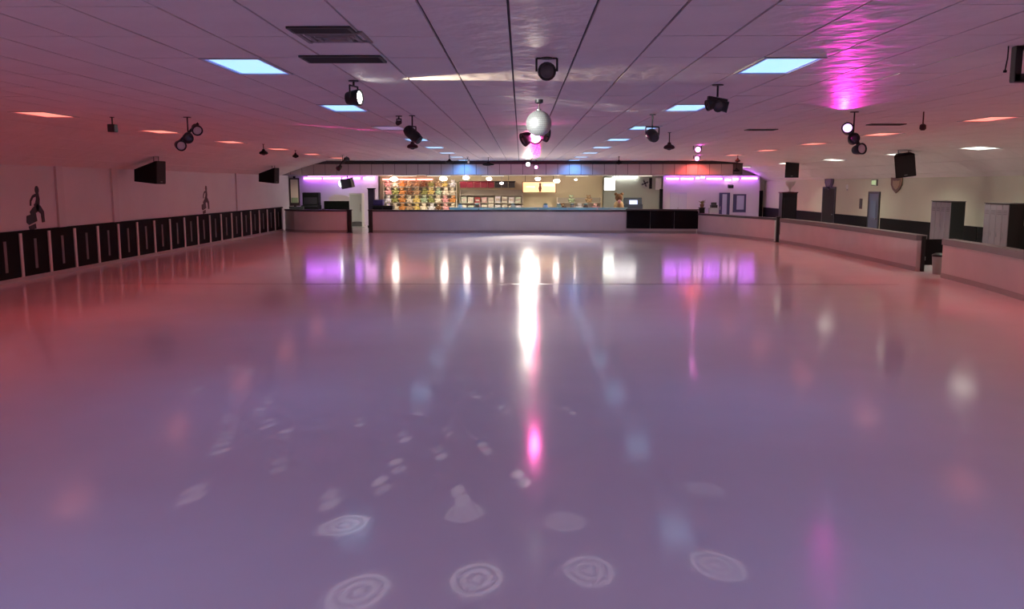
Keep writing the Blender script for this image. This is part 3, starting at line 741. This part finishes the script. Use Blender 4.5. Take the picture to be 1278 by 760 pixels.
# red awning + back shelves
aw = thing('red_awning', 'dark red striped awning with black right end above the back shelf', 'awning', (-1.9, 49.3, 2.35))
for i in range(8):
    MB().box((-1.35 + i * .39, 0, 0), (.37, .22, .30), Matrix.Rotation(R(22), 3, 'X')).build('valance_panel', mat('awning_red', (.22, .012, .03), .6) if i < 5 else mat('awning_black', (.02, .012, .014), .6), aw)
MB().box((0, .12, .18), (3.2, .05, .04)).build('rail', black, aw)
for x in (-1.5, 0, 1.5): MB().box((x, .6, .18), (.04, .98, .04)).build('wall_arm', black, aw)
for x in (-1.2, 1.2): MB().cyl((x, .12, .2), (x, .12, .5), .01, n=6).build('hanger', black, aw)
mn = thing('menu_sign', 'glowing orange menu sign with dark figure in the centre', 'sign', (1.05, 49.7, 2.20))
MB().box((0, .06, 0), (1.95, .12, .62)).build('case', mat('menu_case', (.2, .12, .05), .5), mn)
for x in (-.8, .8): MB().cyl((x, .06, .30), (x, .06, .65), .012, n=6).build('hanger', black, mn)
MB().box((0, -.01, 0), (1.85, .02, .56)).build('face', emis('menu_orange', (1.0, .52, .16), .62), mn)
MB().prism([(-.05, -.26), (.05, -.26), (.09, -.05), (.05, .1), (.07, .2), (0, .26), (-.07, .2), (-.05, .1), (-.09, -.05)], lambda u, v, t: (u + .05, -.02 - t, v), .012).build('figure', mat('menu_figure', (.16, .05, .01), .6), mn)
MB().box((-.5, -.024, .02), (.5, .01, .10)).build('caption_bar', emis('menu_yellow', (1, .75, .4), .8), mn)
MB().box((.55, -.024, .12), (.6, .01, .10)).build('caption_bar', emis('menu_pink', (1, .72, .6), .8), mn)

def shelf(label, x0, x1, y, zs, m):
    o = thing('shelf_unit', label, 'shelf', ((x0 + x1) / 2, y, 0), 'shelf units of the snack bar')
    for z in zs: MB().box((0, 0, z), (x1 - x0, .40, .03)).build('board', m, o)
    for sx in (-1, 1): MB().box((sx * (x1 - x0) / 2, 0, (max(zs) + .3) / 2), (.04, .40, max(zs) + .3)).build('upright', m, o)
    MB().box((0, .19, (max(zs) + .3) / 2), (x1 - x0, .02, max(zs) + .3)).build('back', mat('shelf_back', (.55, .50, .40), .7), o)
    return o
M_SH = mat('shelf_cream', (.60, .54, .42), .6)
shelf('prize shelf unit full of plush toys left of the red awning', -7.9, -3.7, 50.2, (.85, 1.30, 1.75, 2.2), M_SH)
shelf('back shelf of pale boxes below the red awning', -3.5, .1, 50.2, (.85, 1.30, 1.75), M_SH)
shelf('back shelf of mixed goods right of the menu sign', 2.1, 4.6, 50.2, (.85, 1.30), M_SH)

CN = {'orange': (.62, .28, .08), 'yellow': (.75, .58, .18), 'cream': (.80, .72, .52), 'tan': (.50, .34, .18), 'olive green': (.30, .32, .10), 'white': (.82, .80, .78), 'pink': (.75, .38, .36), 'lavender': (.50, .42, .62), 'brown': (.22, .11, .05), 'pale green': (.45, .58, .36)}
PLM = {k: mat('plush_' + k.replace(' ', '_'), v, .9, bump=(40, .5, .02)) for k, v in CN.items()}
PL_ME = {}
def plush(colr, x, y, z, s, label):
    o = thing('plush_toy', label, 'plush toy', (x, y, z), 'plush prizes on the prize shelf', rz=random.uniform(-.4, .4)); o.scale = (s * 1.35, s, s)
    if colr not in PL_ME:
        m = PLM[colr]
        PL_ME[colr] = (MB().ball((0, 0, .20), .19, (1, .85, 1.05), 10).mesh('body', m, True), MB().ball((0, -.03, .48), .14, (1, .95, .95), 10).mesh('head', m, True),
                       MB().ball((0, 0, 0), .055, (1, .6, 1), 8).mesh('ear', m, True), MB().ball((0, 0, 0), .07, (1, 1.4, 1), 8).mesh('paw', m, True), MB().ball((0, -.16, .46), .055, (1, .8, .8), 8).mesh('muzzle', PLM['cream'], True))
    b, h, e, p, mz = PL_ME[colr]
    share('body', b, o, (0, 0, 0)); hd_ = share('head', h, o, (0, 0, 0)); share('muzzle', mz, hd_, (0, 0, 0))
    for sx in (-1, 1):
        share('ear', e, hd_, (sx * .10, 0, .60)); share('foot', p, o, (sx * .13, -.16, .08)); share('arm', p, o, (sx * .19, -.06, .28))
    return o
cols = list(CN)
ROWN = {0: 'bottom', 1: 'second', 2: 'third', 3: 'top'}
POSN = ['leftmost', 'second', 'third', 'fourth', 'fifth', 'sixth', 'seventh', 'eighth', 'ninth', 'tenth']
order = [['lavender', 'cream', 'orange', 'tan', 'yellow', 'cream', 'white', 'brown', 'pink', 'cream'], ['white', 'olive green', 'orange', 'cream', 'yellow', 'pale green', 'olive green', 'cream', 'pink', 'orange'],
         ['pink', 'olive green', 'orange', 'brown', 'tan', 'olive green', 'yellow', 'pale green', 'cream', 'cream'], ['pink', 'cream', 'orange', 'tan', 'tan', 'brown', 'olive green', 'tan', 'yellow', 'white']]
for r_, z in enumerate((.868, 1.318, 1.768, 2.218)):
    for c_ in range(10):
        plush(order[r_][c_], -7.66 + c_ * .415 + random.uniform(-.03, .03), 50.12, z, .62 if r_ == 3 else random.uniform(.64, .72),
              '%s plush toy, %s from the left on the %s prize shelf' % (order[r_][c_], POSN[c_], ROWN[r_]))
# boxes on the back shelf
bx_cols = {'cream': (.80, .76, .58), 'white': (.85, .83, .80), 'pale green': (.55, .62, .45), 'pink': (.70, .45, .42), 'red': (.40, .06, .06)}
bo = [['pale green', 'cream', 'red', 'pink', 'cream', 'white', 'cream', 'white', 'pale green'], ['cream', 'pale green', 'pink', 'cream', 'cream', 'white', 'cream', 'cream', 'white']]
for r_, z in enumerate((1.316, .866)):
    for c_ in range(9):
        hh = random.uniform(.26, .36); col_ = bo[r_][c_]
        o = thing('snack_box', '%s snack box, %s from the left on the %s shelf below the awning' % (col_, POSN[c_], ('upper', 'lower')[r_]), 'box', (-3.27 + c_ * .39, 50.1, z), 'snack boxes below the awning')
        bm = mat('box_' + col_.replace(' ', '_'), bx_cols[col_], .6)
        MB().box((0, 0, hh / 2), (.30, .22, hh)).build('carton', bm, o); MB().box((0, -.113, hh * .5), (.22, .006, hh * .4)).build('print_panel', mat('box_print', (.6, .5, .4), .6), o)
        MB().box((0, 0, hh + .012), (.31, .23, .024)).build('lid', bm, o)
for c_, (col_, x) in enumerate((('brown', 2.4), ('pale green', 2.9), ('white', 3.4), ('tan', 3.9), ('pink', 4.3))):
    plush(col_, x, 50.1, 1.318 if c_ % 2 else .868, .68, '%s plush toy on the shelf right of the menu sign' % col_)['group'] = 'plush toys right of the menu sign'
# goods on the counter
def jar(label, x, colr, s=1):
    o = thing('counter_jar', label, 'jar', (x, 45.62, .93), 'jars on the snack counter')
    MB().lathe((0, 0, 0), (0, 0, 1), [(0, .10 * s), (.02, .12 * s), (.26 * s, .12 * s), (.32 * s, .08 * s)], 14).build('body', mat('jar_' + colr.replace(' ', '_'), CN[colr], .3), o, smooth=True)
    MB().lathe((0, 0, .32 * s), (0, 0, 1), [(0, .09 * s), (.05 * s, .09 * s), (.07 * s, .02)], 14).build('lid', mat('jar_lid', (.15, .3, .25), .4), o, smooth=True)
for x, c_ in ((-3.2, 'white'), (-2.3, 'brown'), (-.4, 'cream'), (1.3, 'white'), (2.0, 'pale green'), (2.7, 'tan'), (3.4, 'brown')):
    jar('%s lidded jar on the snack counter, near station %s' % (c_, {-3.2: 'the left end', -2.3: 'the red awning', -.4: 'the middle', 1.3: 'the orange sign', 2.0: 'the white lamp', 2.7: 'the tan wall', 3.4: 'the right end'}[x]), x, c_, 1.15)
o = thing('prize_bear', 'large tan plush bear sitting right of the counter under light box', 'plush toy', (5.25, 46.6, .93))
o.scale = (1.25,) * 3
for nm, c, r_, m in (('body', (0, 0, .24), .22, 'tan'), ('head', (0, -.03, .58), .17, 'brown'), ('ear', (-.13, 0, .73), .07, 'brown'), ('ear', (.13, 0, .73), .07, 'brown'), ('foot', (-.17, -.2, .10), .09, 'yellow'), ('foot', (.17, -.2, .10), .09, 'yellow'), ('bow', (0, -.18, .42), .08, 'pink')):
    MB().ball(c, r_, n=12).build(nm, PLM[m], o, smooth=True)
st = thing('side_table', 'low dark stand under the large plush bear', 'table', (5.25, 46.6, 0))
MB().box((0, 0, .90), (.9, .6, .05)).build('top', blackp, st)
for sx in (-1, 1):
    for sy in (-1, 1): MB().box((sx * .4, sy * .25, .44), (.06, .06, .88)).build('leg', blackp, st)
# screen on grey green wall
sr = thing('game_screen', 'small glowing blue screen in dark cabinet right of the bear', 'arcade game', (6.35, 49.6, 0))
MB().box((0, 0, .62), (1.1, .7, 1.24)).build('cabinet', mat('cabinet_navy', (.025, .035, .06), .5), sr)
MB().box((0, -.2, 1.40), (1.0, .3, .36), Matrix.Rotation(R(-18), 3, 'X')).build('hood', mat('cabinet_navy'), sr)
MB().box((0.02, -.37, 1.36), (.46, .02, .24), Matrix.Rotation(R(-18), 3, 'X')).build('screen', emis('screen_blue', (.45, .58, 1.0), .5), sr)
# round fan on the green wall and white strip
o = thing('wall_fan', 'round dark wall fan high on the grey green wall', 'fan', (7.15, 50.35, 2.42))
mb = MB()
for r_ in (.08, .16, .24): 
    pts = [(r_ * math.cos(t * math.pi / 10), -.12, r_ * math.sin(t * math.pi / 10)) for t in range(21)]
    mb.tube(pts, .010, 5)
mb.build('guard', mat('guard_grey', (.3, .3, .33), .4), o)
MB().cyl((0, -.10, 0), (0, .10, 0), .06).build('motor', black, o)
for k_ in range(4):
    MB().box((.12 * math.cos(k_ * math.pi / 2 + .4), -.09, .12 * math.sin(k_ * math.pi / 2 + .4)), (.17, .012, .09), Matrix.Rotation(-(k_ * math.pi / 2 + .4), 3, 'Y')).build('blade', blackp, o)
MB().box((.34, .03, 0), (.16, .1, .62)).build('mounting_board', blackp, o)
o = tag(MB().box((7.95, 50.42, 2.38), (.34, .05, .66)).build('wall_poster', mat('poster_pale_green', (.72, .80, .66), .6)), 'pale green poster between wall fan and purple neon wall', 'poster')
o = tag(MB().box((8.08, 50.15, 1.05), (.16, .24, 2.1)).build('dark_pilaster', blackp), 'dark slim pilaster at left edge of right white wall', 'pilaster')

# left bay contents
ar = thing('arcade_cabinet', 'black arcade cabinet in front of the far left neon wall', 'arcade game', (-11.75, 48.6, 0))
MB().box((0, 0, .6), (.95, .8, 1.2)).build('base', blackp, ar); MB().box((0, .12, 1.55), (.92, .55, .72)).build('hood', blackp, ar, bevel=.04)
MB().box((0, -.17, 1.50), (.74, .03, .48), Matrix.Rotation(R(-12), 3, 'X')).build('screen', M_GLASS_DK, ar); MB().box((0, -.30, 1.18), (.85, .3, .06), Matrix.Rotation(R(12), 3, 'X')).build('control_panel', mat('panel_dark', (.04, .04, .05), .4), ar)
bb = thing('booth_bench', 'dark booth seat back running beside the black arcade cabinet', 'bench', (-10.2, 48.9, 0))
MB().box((0, .25, .72), (1.9, .16, 1.42), None).build('backrest', mat('booth_dark', (.010, .012, .010), .8, spec=.1), bb, bevel=.03); MB().box((0, -.1, .42), (1.9, .6, .14)).build('seat', mat('booth_dark'), bb, bevel=.03)
MB().box((0, -.1, .18), (1.8, .5, .34)).build('plinth', blackp, bb)
for sx in (-1, 1): MB().box((sx * .93, .0, .55), (.06, .7, .9)).build('arm', blackp, bb)
wa = tag(MB().prism([(-.75, 0), (.75, 0), (.75, .12), (.2, .30), (-.4, .36), (-.75, .2)], lambda u, v, t: (u - 10.1, 49.0 + t, v + 1.432), .3).build('folded_cloth', mat('cloth_pale', (.80, .74, .70), .8)), 'pale heap of cloth lying on top of the booth seat back', 'cloth')
tv = thing('wall_television', 'black television tilted on the far left neon wall', 'television', (-9.75, 48.9, 2.42))
tv.rotation_euler = (R(8), R(-8), R(-28))
MB().box((0, 0, 0), (.74, .30, .54)).build('casing', black, tv, bevel=.02); MB().box((0, -.155, 0), (.64, .01, .44)).build('screen', M_GLASS_DK, tv)
MB().cyl((0, .12, .2), (0, .12, .46), .03).build('bracket', black, tv)
o = thing('wall_lamp', 'small white glowing lamp left of the tilted television', 'lamp', (-10.25, 49.6, 2.42))
MB().ball((0, -.1, 0), .15, (.8, .8, 1.3), 12).build('shade', emis('lamp_cool', (.92, .95, 1), 4), o, smooth=True); MB().box((0, .3, .0), (.08, .78, .05)).build('arm', steel, o); MB().box((0, .66, 0), (.12, .04, .2)).build('wall_plate', steel, o)
dc = thing('drinks_cooler', 'tall white drinks cooler behind the far opening', 'cooler', (-9.0, 47.6, 0))
MB().box((0, 0, .95), (.72, .65, 1.86)).build('body', mat('cooler_white', (.82, .84, .80), .4), dc, bevel=.03)
MB().box((0, -.34, 1.1), (.62, .03, 1.4)).build('door', mat('cooler_pane', (.68, .74, .66), .2), dc); MB().box((.26, -.37, 1.1), (.03, .03, .4)).build('handle', steel, dc)
MB().box((0, -.34, .2), (.62, .02, .24)).build('grille', mat('cooler_grille', (.12, .12, .12), .6), dc)
ps = thing('dark_column', 'dark column beside the white drinks cooler', 'column', (-8.15, 47.4, 0))
MB().box((0, 0, 1.05), (.34, .3, 2.1)).build('shaft', mat('column_dark', (.025, .02, .05), .5), ps); MB().box((0, 0, .06), (.42, .38, .12)).build('base', blackp, ps); MB().box((0, 0, 2.13), (.42, .38, .06)).build('cap', blackp, ps)
bs = thing('prize_cabinet', 'low dark blue cabinet between dark column and prize shelf', 'cabinet', (-7.35, 46.4, 0))
MB().box((0, 0, .62), (1.1, .6, 1.24)).build('body', mat('cabinet_dark', (.015, .02, .02), .5), bs); MB().box((-.25, 0, 1.40), (.5, .5, .3)).build('display_box', mat('box_indigo', (.04, .03, .16), .5), bs)
for sx in (-1, 1): MB().box((sx * .27, -.31, .6), (.5, .02, 1.1)).build('door', blackp, bs)
# framed poster at the alcove
po = thing('framed_poster', 'cream poster in dark frame at the far left corner', 'poster', (-12.33, 47.3, 1.95))
MB().box((0, .03, -.35), (.12, .04, 2.4)).build('easel_post', blackp, po); MB().box((0, 0, 0), (.56, .04, 1.5)).build('frame', mat('frame_brown', (.05, .03, .03), .5), po); MB().box((0, -.025, .05), (.40, .012, 1.25)).build('print', mat('poster_cream', (.80, .68, .56), .7), po)
MB().box((0, -.034, -.45), (.36, .008, .28)).build('printed_grass', mat('poster_green', (.30, .38, .22), .7), po)
ap = tag(MB().box((-12.5, 47.25, .58), (1.3, .3, 1.16)).build('low_partition', mat('partition_green', (.05, .07, .05), .6)), 'low dark green partition below the framed poster', 'partition')

# right bay contents: doors, window, small things
dr = struct(MB().box((11.75, 50.27, .95), (.62, .05, 1.88)).build('door_3', mat('door_navy', (.07, .075, .17), .4)), 'narrow navy door with pale glass in right white wall')
MB().box((11.75, 50.24, 1.15), (.26, .02, 1.3)).build('door_pane', mat('pane_pale', (.55, .60, .75), .2), dr); MB().box((11.5, 50.23, 1.0), (.04, .04, .2)).build('door_handle', steel, dr)
wn = struct(MB().box((12.62, 50.27, 1.28), (.74, .05, 1.05)).build('window_1', mat('window_frame_navy', (.07, .08, .16), .4)), 'dark framed window in right white wall')
MB().box((12.66, 50.24, 1.32), (.42, .02, .80)).build('window_pane', mat('pane_pale'), wn); MB().box((12.62, 50.2, .74), (.84, .14, .04)).build('window_sill', mat('sill_white', (.75, .75, .78), .5), wn)
pdoor = struct(MB().box((9.1, 50.27, .95), (.95, .05, 1.9)).build('door_4', mat('door_pale_blue', (.66, .70, .78), .5)), 'pale blue double door below the right neon')
for sx in (-1, 1): MB().box((9.1 + sx * .24, 50.235, 1.0), (.40, .02, 1.6)).build('door_leaf', mat('door_leaf_pale', (.70, .74, .82), .5), pdoor)
MB().cyl((9.06, 50.22, 1.0), (9.06, 50.16, 1.0), .03).build('door_handle', steel, pdoor)
o = thing('potted_plant', 'small potted plant on the ledge before the right white wall', 'plant', (10.35, 49.7, .0))
MB().lathe((0, 0, 0), (0, 0, 1), [(0, .16), (1.0, .16), (1.02, .20), (1.05, .20)], 12).build('pedestal', blackp, o, smooth=True)
MB().lathe((0, 0, 1.05), (0, 0, 1), [(0, .09), (.18, .13), (.2, .13)], 12).build('pot', mat('pot_brown', (.2, .1, .05), .6), o, smooth=True)
for k_ in range(9):
    a = k_ * 2.4; dv = Vector((math.cos(a) * .22, math.sin(a) * .22, .25 + .06 * (k_ % 3)))
    MB().prism([(0, -.02), (.5, -.05), (1, 0), (.5, .05), (0, .02)], lambda u, v, t: Vector((0, 0, 1.22)) + dv * u + Vector((-math.sin(a), math.cos(a), 0)) * v + Vector((0, 0, t - .1 * u * u)), .006).build('leaf', mat('leaf_olive', (.22, .22, .06), .6), o)
o = thing('counter_till', 'small dark till on a stand before the right white wall', 'till', (11.0, 49.6, 0))
MB().box((0, 0, .52), (.5, .45, 1.04)).build('stand', mat('till_stand', (.5, .5, .52), .6), o); MB().box((0, 0, 1.12), (.36, .34, .16)).build('drawer', black, o); MB().box((0, .05, 1.25), (.3, .1, .16), Matrix.Rotation(R(-20), 3, 'X')).build('display', black, o)
o = thing('wall_speaker', 'small dark wall speaker below the drooping neon', 'loudspeaker', (12.05, 50.15, 2.25))
MB().box((0, 0, 0), (.30, .22, .18), Matrix.Rotation(R(15), 3, 'X')).build('case', black, o, bevel=.02); MB().box((0, .1, .02), (.08, .12, .08)).build('bracket', black, o)

# dark doorway on the far wall, right of the white bay
fd = struct(MB().box((13.98, 50.94, 1.0), (.30, .06, 2.0)).build('door_5', mat('doorway_black')), 'dark doorway edge in the far right corner')
kb = thing('dark_kiosk', 'tall black kiosk standing behind the slim post on the right', 'kiosk', (12.35, 40.3, 0))
MB().box((0, 0, 1.0), (.68, .5, 1.92)).build('body', mat('kiosk_black', (.012, .012, .02), .5), kb); MB().box((0, -.26, 1.3), (.52, .02, .9)).build('front_panel', mat('kiosk_panel', (.02, .018, .03), .3), kb)
MB().box((0, 0, 1.98), (.74, .56, .05)).build('top', mat('kiosk_red', (.10, .02, .025), .5), kb)
vs = thing('glass_trophy', 'pale vase shaped trophy on top of the black kiosk', 'trophy', (12.4, 40.25, 2.005))
MB().lathe((0, 0, 0), (0, 0, 1), [(0, .10), (.03, .10), (.06, .04), (.16, .05), (.34, .20), (.46, .24), (.48, .24)], 16).build('bowl', mat('trophy_pale', (.80, .72, .66), .3), vs, smooth=True)
MB().box((0, 0, .006), (.3, .3, .012)).build('foot', mat('trophy_foot', (.4, .3, .28), .4), vs)
